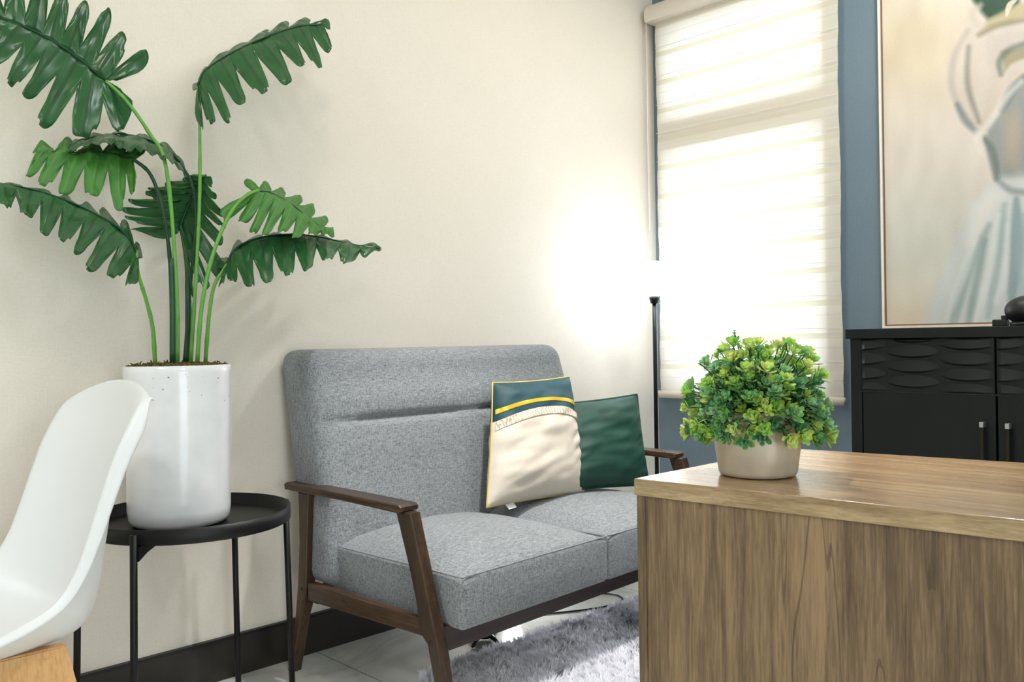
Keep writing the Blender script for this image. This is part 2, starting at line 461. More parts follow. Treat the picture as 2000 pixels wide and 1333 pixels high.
struct(box('wall_far', (-6.2, -6.05, 0), (-6.05, 0, CEIL), M['white_wall']))
WY0, WY1, WZ0, WZ1 = -.833, -.082, .722, 2.36      # window opening
bm = bmesh.new()
for lo, hi in (((WR, -6.05, 0), (WR+.15, WY0, CEIL)), ((WR, WY1, 0), (WR+.15, 0, CEIL)),
               ((WR, WY0, 0), (WR+.15, WY1, WZ0)), ((WR, WY0, WZ1), (WR+.15, WY1, CEIL))):
    bm_box(bm, lo, hi)
struct(from_bm('wall_right', bm, M['blue']))
struct(box('baseboard_left', (-6.05, -.012, 0), (WR, 0, .115), M['baseboard']))
o = struct(box('trim_1', (-6.05, -.016, .113), (WR, 0, .122), M['black']))
struct(box('baseboard_right', (WR-.012, -6.05, 0), (WR, -.012, .115), M['baseboard']))
# window: frame with a wide transom, two panes
wn = struct(empty('window_1', (WR+.07, (WY0+WY1)/2, WZ0)))
def W(lo, hi): return tuple(a-b for a, b in zip(lo, wn.location)), tuple(a-b for a, b in zip(hi, wn.location))
bm = bmesh.new()
for lo, hi in (((WR+.05, WY0, WZ0), (WR+.09, WY0+.028, WZ1)), ((WR+.05, WY1-.028, WZ0), (WR+.09, WY1, WZ1)),
               ((WR+.05, WY0+.028, WZ0), (WR+.09, WY1-.028, WZ0+.03)), ((WR+.05, WY0+.028, WZ1-.03), (WR+.09, WY1-.028, WZ1))):
    a, b = W(lo, hi); bm_box(bm, a, b)
for lo, hi in (((WR-.040, WY0-.022, WZ0), (WR+.05, WY0, WZ1)), ((WR-.040, WY1, WZ0), (WR+.05, WY1+.020, WZ1)), ((WR-.040, WY0-.022, WZ1), (WR+.05, WY1+.02, WZ1+.02))):
    a, b = W(lo, hi); bm_box(bm, a, b)
from_bm('window_frame', bm, M['pvc'], wn)
a, b = W((WR-.042, WY0, 1.80), (WR+.10, WY1, 1.935)); box('transom', a, b, M['pvc'], wn)
for z0, z1 in ((WZ0+.03, 1.80), (1.935, WZ1-.03)):
    a, b = W((WR+.067, WY0+.028, z0), (WR+.071, WY1-.028, z1)); box('pane', a, b, M['glass'], wn)

# ------------------------------------------------------------------ roller blind
bl = empty('roller_blind', (-.04, -.48, .70))
tag(bl, 'cream striped zebra roller blind hanging over the bright window', 'blind')
by0, by1 = -.905+.48, -.058+.48
nz = 50; ny = 14; vs = []; fs = []
for i in range(nz+1):
    z = .03+(2.40-.73)*i/nz
    for j in range(ny+1):
        y = by0+(by1-by0)*j/ny
        edge = .0025*math.sin(z*9.0)*(1 if j > ny/2 else -1)*abs(j/ny-.5)*2
        vs.append((.0022*math.sin(z*49.3), y+edge, z))
for i in range(nz):
    for j in range(ny):
        k = i*(ny+1)+j; fs.append((k, k+1, k+ny+2, k+ny+1))
o = mesh('fabric', vs, fs, M['blind'], bl, True)
# opaque strips woven in, each a little proud of the sheer
bm = bmesh.new()
for k in range(14):
    z = .7385-.70+.1275*k-.0
    if z < .03 or z > 1.68: continue
    bm_box(bm, (-.0058, by0, z), (-.0050, by1, z+.0022))
from_bm('strip_edges', bm, M['blind_rail'], bl)
bm = bmesh.new()
bm_prism(bm, [(-.045, 1.685), (-.05, 1.70), (-.05, 1.735), (-.035, 1.757), (.055, 1.757), (.055, 1.69), (.04, 1.685)], 1, -.94+.48, -.031+.48, .003)
# prism axis 1 uses (x,z)
auto_smooth(from_bm('head_rail', bm, M['blind_rail'], bl), 50)
tube('bottom_rail', [(0, -.91+.48, .014), (0, -.045+.48, .014)], .0165, M['blind_rail'], bl, 14)
tube('pull_chain', [(-.03, -.030+.48, 1.69), (-.031, -.030+.48, 1.2), (-.03, -.032+.48, .75)], .0035, M['blind_rail'], bl, 6)

# ------------------------------------------------------------------ added ceiling lights, out of view
for i, (x, y, p, c, rad, pl_) in enumerate(LIGHTS):
    t = empty('ceiling_light', (x, y, CEIL))
    tag(t, 'round recessed ceiling light '+pl_, 'light', 'recessed ceiling lights')
    lathe('light_ring', [(rad+.02, 0), (rad+.02, -.006), (rad+.002, -.008), (rad+.002, 0), (rad+.02, 0)], M['pvc'], t)
    lathe('diffuser', [(0, -.004), (rad, -.004), (rad, -.001), (0, -.001)], M['diffuser'], t)

t = empty('ceiling_spot', (-1.45, -1.02, CEIL))
tag(t, 'small ceiling spot light above the seat of the grey sofa', 'light', 'recessed ceiling lights')
lathe('light_ring', [(.06, 0), (.06, -.006), (.045, -.006), (.045, 0), (.06, 0)], M['pvc'], t)
lathe('diffuser', [(0, -.003), (.045, -.003), (.045, -.001), (0, -.001)], M['diffuser'], t)

# ------------------------------------------------------------------ floor lamp in the corner
fl = empty('floor_lamp', (-.333, -.245, 0))
tag(fl, 'slim black floor lamp with a glaring white globe in the room corner', 'lamp')
lathe('base', [(0, 0), (.11, 0), (.11, .012), (.1, .018), (.012, .022), (0, .022)], M['black_metal'], fl)
tube('pole', [(0, 0, .02), (0, 0, .8), (0, 0, 1.12)], .0085, M['black_metal'], fl, 14)
lathe('socket', [(0, 1.11), (.014, 1.11), (.02, 1.13), (.02, 1.142), (0, 1.142)], M['black_metal'], fl)
bm = bmesh.new(); bmesh.ops.create_uvsphere(bm, u_segments=32, v_segments=20, radius=.074, matrix=Matrix.Translation((0, 0, 1.212)))
from_bm('globe', bm, M['bulb'], fl, True)

# added LED fill light, hidden under the sofa to brighten the floor
fd = bpy.data.lights.new('led', 'POINT'); fd.energy = 3.6; fd.shadow_soft_size = .03; fd.color = (.95, .97, 1)
fo_ = bpy.data.objects.new('led', fd); COL.objects.link(fo_); fo_.location = (-1.06, -.13, .135)
lf = empty('floor_light', (-1.06, -.13, 0))
tag(lf, 'small round LED floor light under the back of the sofa', 'light')
lathe('base', [(0, 0), (.05, 0), (.05, .01), (.012, .016), (.010, .075), (0, .075)], M['black_metal'], lf, 24)
lathe('lit_head', [(0, .075), (.028, .078), (.03, .085), (.03, .10), (.0, .104)], M['diffuser'], lf, 24)

# ------------------------------------------------------------------ sofa
sf = empty('sofa', (-1.955, -.09, 0), R(2.5))
tag(sf, 'grey woven two-seat sofa with dark walnut arms against the beige wall', 'sofa')
def T(poly): return [(-t, z) for t, z in poly]           # t = distance out from the wall
front_leg = [(.512, .538), (.561, .403), (.590, .308), (.593, .268), (.608, .238), (.627, .222), (.649, .136), (.684, 0), (.717, 0), (.683, .134), (.667, .217), (.640, .303), (.610, .404), (.569, .538)]
rear_leg = [(.067, .538), (.068, .389), (.056, .265), (.04, .166), (-.005, 0), (.018, 0), (.069, .172), (.086, .21), (.096, .264), (.104, .388), (.116, .538)]
for s0 in (.010, 1.265):
    prism('leg', T(front_leg), 0, s0, s0+.035, M['walnut'], sf, .004)
    prism('leg', T(rear_leg), 0, s0, s0+.035, M['walnut'], sf, .004)
    prism('side_rail', T([(.10, .226), (.10, .279), (.595, .279), (.610, .236)]), 0, s0+.006, s0+.031, M['walnut_y'], sf, .003)
    a0 = s0-.012
    prism('armrest', T([(.012, .5405), (.010, .556), (.018, .562), (.30, .560), (.538, .557), (.546, .551), (.546, .541), (.538, .5345), (.30, .5395)]), 0, a0, a0+.062, M['walnut_y'], sf, .005)
for s0, t0, z0 in ((.0095, .64, .23), (.0095, .078, .258)):
    bm = bmesh.new(); bm_tube(bm, [(s0-.001, -t0, z0), (s0+.003, -t0, z0)], .0055, 12)
    from_bm('screw_cap', bm, M['black'], sf, True)
prism('front_rail', T([(.625, .200), (.625, .262), (.652, .262), (.652, .200)]), 0, .045, 1.265, M['walnut_x'], sf, .003)
prism('rear_rail', T([(.085, .21), (.085, .262), (.105, .262), (.105, .21)]), 0, .045, 1.265, M['walnut_x'], sf, .003)
# seat: two domed halves meeting at the middle seam
def cushion(s0, s1):
    w = s1-s0; d = .60; zt, zb = .392, .254
    def fn(p):
        u = p.x/(w/2); v = p.y/(d/2); k = (p.z/((zt-zb)/2)+1)/2
        q = V3(p)
        dome = (1-min(1, abs(u))**2.6)*(1-min(1, abs(v))**3.0)
        q.z += .042*dome*k*k - .012*max(0, abs(u)-.8)/.2*k
        q.y -= .006*(1-u*u)*max(0, -v)*(1-abs(2*k-1))
        q.z -= .012*max(0, -v)**6*(1-k)*0
        q.z += .0018*noise.noise(V3((q.x*9+s0, q.y*9, k*3)))*k
        return q+V3(((s0+s1)/2, -(.10+d/2), (zt+zb)/2))
    o = rounded('seat_cushion', (w, d, zt-zb), .016, (22, 22, 6), fn, M['sofa'], sf)
    # welt stitched round the top edge
    e = .004; za = zt-.008
    def top(u, v):
        x = u*(w/2-e); y = v*(d/2-e)
        return V3(((s0+s1)/2+x, -(.10+d/2)+y, za+.003))
    path = [top(-1, 1-2*i/12) for i in range(13)]+[top(-1+2*i/12, -1) for i in range(1, 13)]+[top(1, -1+2*i/12) for i in range(1, 13)]
    tube('welt', [p+V3((0, 0, .0)) for p in path], .0026, M['sofa'], o, 6)
cushion(.062, .6545); cushion(.6555, 1.248)
# backrest: leaning slab with a tuft seam across
def back_fn(p):
    q = V3(p); z = q.z+.61                      # 0.27 .. 0.95
    a = (z-.27)/.68                             # 0 bottom, 1 top
    s = q.x/.59
    sl = .032+ .0*a; sr = 1.235-.065*a*a
    X = (sl+sr)/2 + s*(sr-sl)/2
    front_t = .205-.112*a; rear_t = .04-.118*a
    k = (q.y/.075+1)/2                          # 0 front(-y) .. 1 rear
    t = front_t*(1-k)+rear_t*k
    if k < .6:
        edge = (1-min(1, abs(s))**8)
        ds = z-.738
        groove = math.exp(-(ds/.010)**2)*.020
        bul = .012*math.exp(-((ds-.06)/.05)**2)+.006*math.exp(-((ds+.07)/.07)**2)
        ks = 1 if .13 < (X-sl)/(sr-sl) < .48 or .55 < (X-sl)/(sr-sl) < .88 else .55
        t += (-groove*ks+bul)*edge*(1-k/.6)
        t += .008*(1-s*s)*math.sin(math.pi*min(1, max(0, a)))*(1-k/.6)
        t += .003*noise.noise(V3((X*5, z*5, 0)))*edge
    # left and right edges wrap back
    return V3((X, -t, z))
rounded('backrest', (1.18, .15, .68), .045, (56, 4, 64), back_fn, M['sofa'], sf)

# ------------------------------------------------------------------ cushions
def pillow(name, c, thick, parent_tag, rows, pipe, pipe_mat, seed=0, pinch=.05, arch=0):
    """c: TL, TR, BR, BL corners; rows: [(name, v0, v1, material)] from the top down"""
    TL, TR, BR, BL = c
    ctr = (TL+TR+BR+BL)/4
    nrm = (TR-TL+BR-BL).cross(TL-BL+TR-BR).normalized()
    if nrm.y > 0: nrm = -nrm                   # towards the room
    rt = empty(name, ctr)
    tag(rt, *parent_tag)
    def S(u, v, side):                         # u,v in 0..1, v=0 at the top
        uu = 2*u-1; v = v-arch*(1-uu*uu)*math.sin(math.pi*v); vv = 2*v-1
        # edges bow inwards between the corners
        pu = uu*(1-pinch*(1-vv*vv)); pv = vv*(1-pinch*(1-uu*uu))
        uq, vq = (pu+1)/2, (pv+1)/2
        p = (TL*(1-uq)+TR*uq)*(1-vq)+(BL*(1-uq)+BR*uq)*vq
        b = (max(0, 1-uu**4)*max(0, 1-vv**4))**.55
        b *= .72+.28*(1-uu*uu)*(1-vv*vv)+.10*v
        wr = .16*noise.noise(V3((u*2.2+seed, v*3, seed)))+.16*noise.noise(V3((u*5+v*3+seed, v*11, seed)))*(1-b*.5)
        wr += .35*(abs(noise.noise(V3((u*2+seed, v*9+u*5, seed+4))))-.2)*max(0, abs(uu)-.35)*max(0, 1-vv*vv)
        return p+nrm*side*thick*b*(1+wr*1.2) - ctr
    N = 56
    def patch(nm, v0, v1, mat, off=0, par=None, both=True, nv=None, u0=0, u1=1):
        nv = nv or max(2, int(N*(v1-v0))); vs = []; fs = []
        for side in ((1, -1) if both else (1,)):
            base = len(vs)
            for i in range(nv+1):
                for j in range(N+1):
                    v = v0+(v1-v0)*i/nv; u = u0+(u1-u0)*j/N
                    vs.append(S(u, v, side)+nrm*side*off)
            for i in range(nv):
                for j in range(N):
                    k = base+i*(N+1)+j; f = (k, k+1, k+N+2, k+N+1); fs.append(f if side < 0 else f[::-1])
        return mesh(nm, vs, fs, mat, par or rt, True)
    objs = [patch(nm, a, b, mt) for nm, a, b, mt in rows]
    path = [S(i/30, 0, 1) for i in range(31)]+[S(1, i/30, 1) for i in range(1, 31)]+[S(1-i/30, 1, 1) for i in range(1, 31)]+[S(0, 1-i/30, 1) for i in range(1, 31)]
    tube('piping', path, pipe, pipe_mat, rt, 8)
    return rt, S, patch, nrm, objs
TLp = at(962, 748, -.270); TRp = at(1112, 736, -.315); BRp = at(1143, 964, -.385); BLp = at(950, 992, -.365)
p1, S1, patch1, n1, ob1 = pillow('throw_pillow', (TLp, TRp, BRp, BLp), .074,
    ('teal velvet and cream throw pillow with a gold ribbon, leaning in the sofa middle', 'pillow'),
    [('velvet_top', 0, .335, M['teal_velvet']), ('canvas_lower', .335, 1, M['cream'])], .0028, M['gold_pipe'], 3.1, .03, .10)
patch1('gold_ribbon', .235, .275, M['gold'], .0016, None, False, 2, .01, .99)
patch1('embroidered_braid', .338, .41, M['trim'], .0035, None, False, 8, .01, .99)
lt = S1(.17, 1, 1)
mesh('care_tag', [lt, lt+V3((.035, -.002, .002)), lt+V3((.037, -.018, -.014)), lt+V3((.004, -.016, -.017))], [(0, 1, 2, 3)], M['chair_white'], p1)
pillow('throw_pillow', (at(1085, 790, -.285), at(1244, 771, -.40), at(1268, 948, -.475), at(1092, 960, -.37)), .06,
    ('dark green velvet cushion with flanged edges, leaning on the right armrest', 'pillow'),
    [('velvet_cover', 0, 1, M['green_velvet'])], .0042, M['green_velvet'], 8.3, .03)

# ------------------------------------------------------------------ tray table
tt = empty('tray_table', (-2.31, -.268, 0))
tag(tt, 'round black metal tray table on four thin legs holding the white pot', 'table')
RT_ = .243
lathe('tray', [(0, .520), (RT_-.004, .520), (RT_, .523), (RT_, .556), (RT_-.003, .556), (RT_-.005, .529), (RT_-.02, .526), (0, .526)], M['black_metal'], tt, 96)
for ang in (40, 218, -4, 158):
    a = R(ang); d = V3((math.cos(a), math.sin(a), 0)); r0 = RT_+.012
    if ang == 218: d0 = d
    tube('leg', [d*(r0+.012)+V3((0, 0, .0)), d*r0+V3((0, 0, .548))], .0082, M['black_metal'], tt, 12)
    bm = bmesh.new()
    n_ = d.cross(V3((0, 0, 1)))
    vs = []
    for sgn in (-.008, .008):
        for (rr, z) in ((RT_-.13, .519), (RT_+.006, .519), (RT_+.006, .487), (RT_-.03, .500)):
            vs.append(d*rr+n_*sgn+V3((0, 0, z)))
    mesh('bracket', vs, [(0, 1, 2, 3), (7, 6, 5, 4), (0, 4, 5, 1), (1, 5, 6, 2), (2, 6, 7, 3), (3, 7, 4, 0)], M['black_metal'], tt)
bm = bmesh.new()
for ang in (40, -4):
    a = R(ang); d = V3((math.cos(a), math.sin(a), 0)); bm_tube(bm, [d*(RT_-.1)+V3((0, 0, .514)), -d*(RT_-.1)+V3((0, 0, .514))], .006, 8)
from_bm('cross_bars', bm, M['black_metal'], tt)

# ------------------------------------------------------------------ big white pot with philodendron
PX, PY, PZ = -2.335, -.262, .5265
pp = empty('potted_philodendron', (PX, PY, PZ))
tag(pp, 'tall split-leaf philodendron in a speckled white ceramic cylinder pot', 'plant')
lathe('pot', [(0, 0), (.098, 0), (.110, .004), (.119, .016), (.122, .04), (.1225, .12), (.124, .2), (.126, .3), (.1275, .375), (.1275, .391), (.124, .394), (.119, .391), (.119, .30), (.119, .28)], M['pot_white'], pp, 72, wob=.012)
bm = bmesh.new(); bm_lathe(bm, [(0, .39)]+[(r*.0117, .391) for r in range(1, 11)], 40)
for v in bm.verts:
    q = math.hypot(v.co.x, v.co.y); v.co.z += .010*noise.noise(v.co*38)+.012*noise.noise(v.co*90+V3((4, 0, 0)))+.008*(1-q/.117)-.003
for k in range(260):
    a = random.random()*6.28; q = .112*math.sqrt(random.random()); p = V3((q*math.cos(a), q*math.sin(a), .392))
    d = V3((random.uniform(-1, 1), random.uniform(-1, 1), random.uniform(.1, .9))).normalized()*random.uniform(.006, .016)
    bm_tube(bm, [p, p+d*.5+V3((0, 0, .002)), p+d], [.0022, .002, .001], 4)
from_bm('moss', bm, M['moss'], pp, False)

def leaf(mid, L, Rr, nL, nR, web=.42, droop=.6, under=False, par=None, width=1.0):
    """mid: midrib points; L/Rr: [(s, offset vector)] lobe tip vectors on either side, s=0 base, 1 tip"""
    base = V3((PX, PY, PZ))
    MP = catmull(mid, 61)
    def Mid(s):
        t = max(0, (s-.10)/.90)*60; k = min(int(t), 59); return MP[k].lerp(MP[k+1], t-k)
    def VV(tab, s):
        for (a, va), (b, vb) in zip(tab, tab[1:]):
            if s <= b:
                f = (s-a)/(b-a); f = f*f*(3-2*f)*.5+f*.5
                return va.lerp(vb, f)
        return tab[-1][1]
    vs = []; fs = []; veins = []
    nv = 12
    for side, tab, n in ((0, L, nL), (1, Rr, nR)):
        ns = n*18; b0 = len(vs)
        for i in range(ns+1):
            s = i/ns; ph = (s*n) % 1.0; li = int(min(n-1, s*n))
            jit = 1+.12*math.sin(li*2.4+side*1.3+nL)
            sh = max(0, 1-abs(2*ph-1)**2.7)**.52
            if li % 3 == 1 and .16 < ph < .25: sh *= .86
            if i == 0 : sh = 0
            depth = web*.80*(1-.2*s)
            ell = (depth+(1-depth)*sh*jit)
            if i in (0,): ell = depth*.7
            v_ = VV(tab, s)*width; m0 = Mid(s)
            # small notch on each lobe shoulder
            if ell > .8 and (li % 2 == 0) and .60 < ph < .74: ell *= .95
            ln = v_.length
            scn = (li+.5)/n; mc = Mid(scn); vc = VV(tab, scn)*width
            for j in range(nv+1):
                v = j/nv; d = v*ell
                kk = max(0, min(1, (d-depth*.8)/max(.05, 1-depth*.8)))
                wob = math.sin(d*15+li*1.7)*.05
                kk = max(0, min(1, (d-depth*.85)/.22)); kk = (kk*kk*(3-2*kk))*(.20+wob)
                p = (m0+v_*d).lerp(mc+vc*d, kk)
                p.z -= droop*ln*d*d*.55
                # each lobe is a shallow trough, ribs sit low
                p.z += .010*math.cos(2*math.pi*ph)*-1*v*(1-.3*v)
                p += V3((0, -.006, .004))*noise.noise(V3((s*9, v*3, side*5+nL)))
                vs.append(p-base)
                veins.append(max(0, 1-abs(ph-.5)*9)*(1-.4*v) if v > 0 else 1)
        for i in range(ns):
            for j in range(nv):
                k = b0+i*(nv+1)+j
                f = (k, k+nv+1, k+nv+2, k+1)
                fs.append(f if side == 0 else f[::-1])
    v0 = V3((0, 0, 0)); c0 = V3((0, 0, 0))
    for f in fs[::7]:
        a, b, c = vs[f[0]], vs[f[1]], vs[f[2]]; v0 += (b-a).cross(c-a); c0 += a
    c0 = c0/len(fs[::7])+base
    top_seen = v0.dot(V3(CAM)-c0) > 0
    if top_seen == under: fs = [f[::-1] for f in fs]
    o = mesh('leaf', vs, fs, [M['leaf'], M['leaf_under']], par or pp, True)
    ca = o.data.color_attributes.new('vein', 'FLOAT_COLOR', 'POINT')
    ca.data.foreach_set('color', np.repeat(np.array(veins, dtype=np.float32), 4))
    mod = o.modifiers.new('thick', 'SOLIDIFY'); mod.thickness = .0012; mod.offset = -1; mod.material_offset = 1; mod.material_offset_rim = 0
    rib = tube('midrib', [p-base+V3((0, 0, .0005)) for p in MP[::4]], [.0032*(1-.75*i/15) for i in range(len(MP[::4]))], M['petiole_dark'], o, 6)
    return o
def stem(px, mat, r0=.0055, r1=.004):
    pts = catmull([at(x, y, Y)-V3((PX, PY, PZ)) for x, y, Y in px], 26)
    return tube('stem', pts, [r0+(r1-r0)*i/25+(.0008 if i % 6 == 3 else 0) for i in range(26)], mat, pp, 8)
def vec(px, py, Y, qx, qy, QY):
    return at(qx, qy, QY)-at(px, py, Y)
def mk(mid, L, Rr, nL, nR, **k):
    """everything as (px, py, Y): lobe tables are (s, foot on the midrib, tip)"""
    mid3 = [at(*p) for p in mid]
    MP = catmull(mid3, 61)
    def tabf(tab):
        out = []
        for s, tip in tab:
            t = max(0, (s-.10)/.90)*60; i = min(int(t), 59); m0 = MP[i].lerp(MP[i+1], t-i)
            out.append((s, at(*tip)-m0))
        return out
    return leaf(mid3, tabf(L), tabf(Rr), nL, nR, **k)
G = -.25
# A: large leaf, top left, facing the room
stem([(347, 712, -.27), (345, 560, -.27), (325, 330, -.26), (290, 258, -.25), (245, 195, -.24), (206, 158, -.23)], M['petiole'])
mk([(206, 157, -.23), (150, 112, -.24), (85, 70, -.26), (10, 38, -.29), (-70, 12, -.33)],
   [(0, (300, 132, -.20)), (.10, (270, 85, -.20)), (.22, (228, 38, -.21)), (.36, (180, 5, -.22)), (.5, (128, -30, -.24)), (.66, (62, -50, -.26)), (.82, (-20, -55, -.29)), (1, (-110, -10, -.34))],
   [(0, (285, 180, -.22)), (.08, (240, 270, -.24)), (.17, (170, 272, -.26)), (.28, (92, 252, -.27)), (.42, (42, 200, -.28)), (.56, (22, 160, -.29)), (.70, (-25, 120, -.31)), (.84, (-70, 90, -.33)), (1, (-118, 0, -.35))],
   9, 8, web=.45, droop=.05)
# B: arched leaf, top right
stem([(372, 712, -.25), (384, 520, -.24), (390, 380, -.23), (390, 240, -.22), (386, 170, -.22)], M['petiole'], .0055, .0035)
mk([(386, 168, -.22), (400, 138, -.22), (450, 104, -.21), (520, 72, -.20), (580, 52, -.19), (632, 48, -.19)],
   [(0, (374, 172, -.16)), (.12, (382, 140, -.12)), (.3, (440, 82, -.10)), (.5, (500, 55, -.09)), (.65, (545, 28, -.10)), (.8, (590, 26, -.12)), (.92, (640, 28, -.16)), (1, (655, 60, -.19))],
   [(0, (374, 215, -.26)), (.10, (402, 248, -.30)), (.25, (440, 216, -.33)), (.4, (482, 190, -.34)), (.55, (540, 152, -.33)), (.7, (592, 124, -.31)), (.85, (628, 112, -.28)), (1, (658, 84, -.22))],
   8, 9, web=.40, droop=.30)
# C: left middle leaf seen from below, lobes hanging
stem([(340, 712, -.22), (336, 560, -.22), (322, 430, -.22), (296, 345, -.22), (258, 309, -.22)], M['petiole_dark'], .0055, .0045)
mk([(258, 309, -.22), (215, 300, -.22), (160, 299, -.23), (110, 297, -.24), (72, 292, -.26)],
   [(0, (268, 332, -.30)), (.12, (258, 385, -.30)), (.26, (232, 402, -.30)), (.4, (182, 390, -.30)), (.54, (135, 375, -.30)), (.68, (98, 365, -.30)), (.82, (62, 352, -.30)), (1, (40, 345, -.28))],
   [(0, (290, 290, -.18)), (.15, (270, 268, -.14)), (.35, (220, 262, -.12)), (.55, (170, 272, -.13)), (.75, (120, 270, -.16)), (.9, (80, 276, -.2)), (1, (48, 300, -.26))],
   6, 5, web=.38, droop=.12, under=True)
# D: grey-green leaf seen edge on, arching over C
stem([(360, 712, -.18), (372, 560, -.17), (382, 440, -.17), (376, 365, -.18), (350, 315, -.19)], M['petiole_dark'], .005, .004)
mk([(352, 318, -.19), (325, 290, -.20), (280, 270, -.20), (230, 262, -.21), (180, 268, -.22), (135, 284, -.24)],
   [(0, (368, 355, -.22)), (.15, (345, 318, -.27)), (.35, (300, 300, -.29)), (.55, (250, 288, -.30)), (.75, (205, 276, -.30)), (1, (135, 295, -.27))],
   [(0, (372, 350, -.15)), (.15, (345, 292, -.12)), (.35, (295, 262, -.10)), (.55, (235, 256, -.10)), (.75, (180, 260, -.13)), (1, (128, 284, -.22))],
   6, 6, web=.72, droop=.15)
# E: lower left leaf, arching out to the left
stem([(303, 712, -.26), (298, 640, -.27), (285, 585, -.28), (270, 535, -.29), (266, 490, -.29)], M['petiole'])
mk([(268, 498, -.29), (240, 452, -.30), (190, 420, -.31), (130, 392, -.33), (70, 372, -.35), (0, 358, -.38), (-40, 354, -.4)],
   [(0, (278, 545, -.36)), (.10, (235, 548, -.38)), (.22, (190, 520, -.40)), (.34, (152, 492, -.41)), (.46, (130, 468, -.41)), (.58, (95, 446, -.42)), (.72, (50, 420, -.43)), (.86, (2, 388, -.43)), (1, (-60, 362, -.42))],
   [(0, (285, 500, -.22)), (.12, (262, 438, -.18)), (.3, (205, 400, -.2)), (.5, (150, 380, -.22)), (.7, (90, 366, -.26)), (.86, (20, 352, -.31)), (1, (-60, 350, -.38))],
   9, 8, web=.42, droop=.25)
# F: dark leaf in the middle, behind the stems
stem([(368, 712, -.20), (368, 600, -.18), (366, 520, -.15), (360, 470, -.13), (352, 440, -.12)], M['petiole_dark'], .0095, .006)
mk([(352, 445, -.12), (362, 415, -.12), (376, 385, -.13), (392, 358, -.15), (402, 340, -.17)],
   [(0, (330, 470, -.12)), (.12, (232, 430, -.12)), (.28, (238, 408, -.12)), (.44, (256, 388, -.12)), (.6, (282, 370, -.13)), (.76, (310, 362, -.14)), (.9, (345, 352, -.15)), (1, (398, 338, -.17))],
   [(0, (368, 560, -.17)), (.10, (385, 600, -.22)), (.22, (418, 560, -.22)), (.36, (438, 500, -.2)), (.5, (442, 455, -.2)), (.66, (436, 420, -.2)), (.82, (425, 385, -.2)), (1, (406, 336, -.17))],
   8, 8, web=.38, droop=.10)
tube('stem', catmull([at(337, 712, -.29)-V3((PX, PY, PZ)), at(337, 600, -.3)-V3((PX, PY, PZ)), at(334, 505, -.3)-V3((PX, PY, PZ))], 10), .0075, M['petiole_dark'], pp, 8)
# G: upper right leaf, underside lit
stem([(385, 712, -.28), (394, 600, -.30), (415, 500, -.31), (448, 420, -.31), (480, 383, -.31), (505, 372, -.30)], M['petiole'], .0058, .0045)
mk([(500, 373, -.30), (530, 378, -.29), (570, 400, -.28), (610, 432, -.28), (650, 458, -.29)],
   [(0, (470, 352, -.24)), (.15, (505, 350, -.2)), (.32, (545, 362, -.18)), (.5, (585, 380, -.19)), (.68, (620, 405, -.21)), (.84, (645, 432, -.24)), (1, (656, 460, -.29))],
   [(0, (432, 388, -.28)), (.10, (436, 430, -.31)), (.22, (478, 440, -.34)), (.36, (500, 454, -.36)), (.5, (528, 456, -.36)), (.64, (565, 458, -.35)), (.8, (605, 458, -.33)), (1, (652, 462, -.3))],
   7, 8, web=.45, droop=.12, under=True)
# H: lower right leaf, arching towards the sofa
stem([(401, 712, -.24), (408, 620, -.26), (418, 560, -.27), (436, 528, -.28), (452, 505, -.28)], M['petiole'])
mk([(440, 520, -.28), (462, 484, -.28), (510, 464, -.27), (570, 458, -.26), (630, 464, -.25), (690, 478, -.24), (742, 482, -.24)],
   [(0, (420, 560, -.32)), (.1, (438, 545, -.36)), (.24, (478, 548, -.38)), (.38, (524, 545, -.39)), (.52, (572, 528, -.38)), (.66, (618, 506, -.36)), (.8, (665, 506, -.32)), (.9, (705, 502, -.28)), (1, (752, 486, -.24))],
   [(0, (415, 515, -.2)), (.14, (452, 468, -.16)), (.3, (505, 450, -.14)), (.5, (570, 448, -.13)), (.7, (635, 456, -.15)), (.85, (690, 468, -.18)), (1, (752, 478, -.23))],
   9, 8, web=.5, droop=.22)

# ------------------------------------------------------------------ white shell chair
ch = empty('shell_chair', (-2.86, -.57, 0))
tag(ch, 'white plastic shell chair with a wooden base at the left edge', 'chair')
cen = [(-2.582, .897), (-2.592, .85), (-2.612, .76), (-2.625, .67), (-2.637, .58), (-2.648, .50), (-2.668, .44), (-2.72, .412), (-2.81, .402), (-2.95, .402), (-3.07, .412), (-3.12, .385)]
edg = [(-2.600, .870), (-2.634, .842), (-2.672, .775), (-2.700, .70), (-2.724, .63), (-2.748, .572), (-2.778, .532), (-2.825, .508), (-2.89, .488), (-2.98, .468), (-3.07, .43), (-3.12, .392)]
hw = [.175, .205, .212, .212, .212, .212, .214, .22, .225, .23, .225, .20]
NS = 60; NU = 28
def spl(tab, n):
    return [(p.x, p.y) for p in catmull([(a, b, 0) for a, b in tab], n)]
C_ = spl(cen, NS); E_ = spl(edg, NS); H_ = [p.x for p in catmull([(a, 0, 0) for a in hw], NS)]
bm = bmesh.new(); grid = []
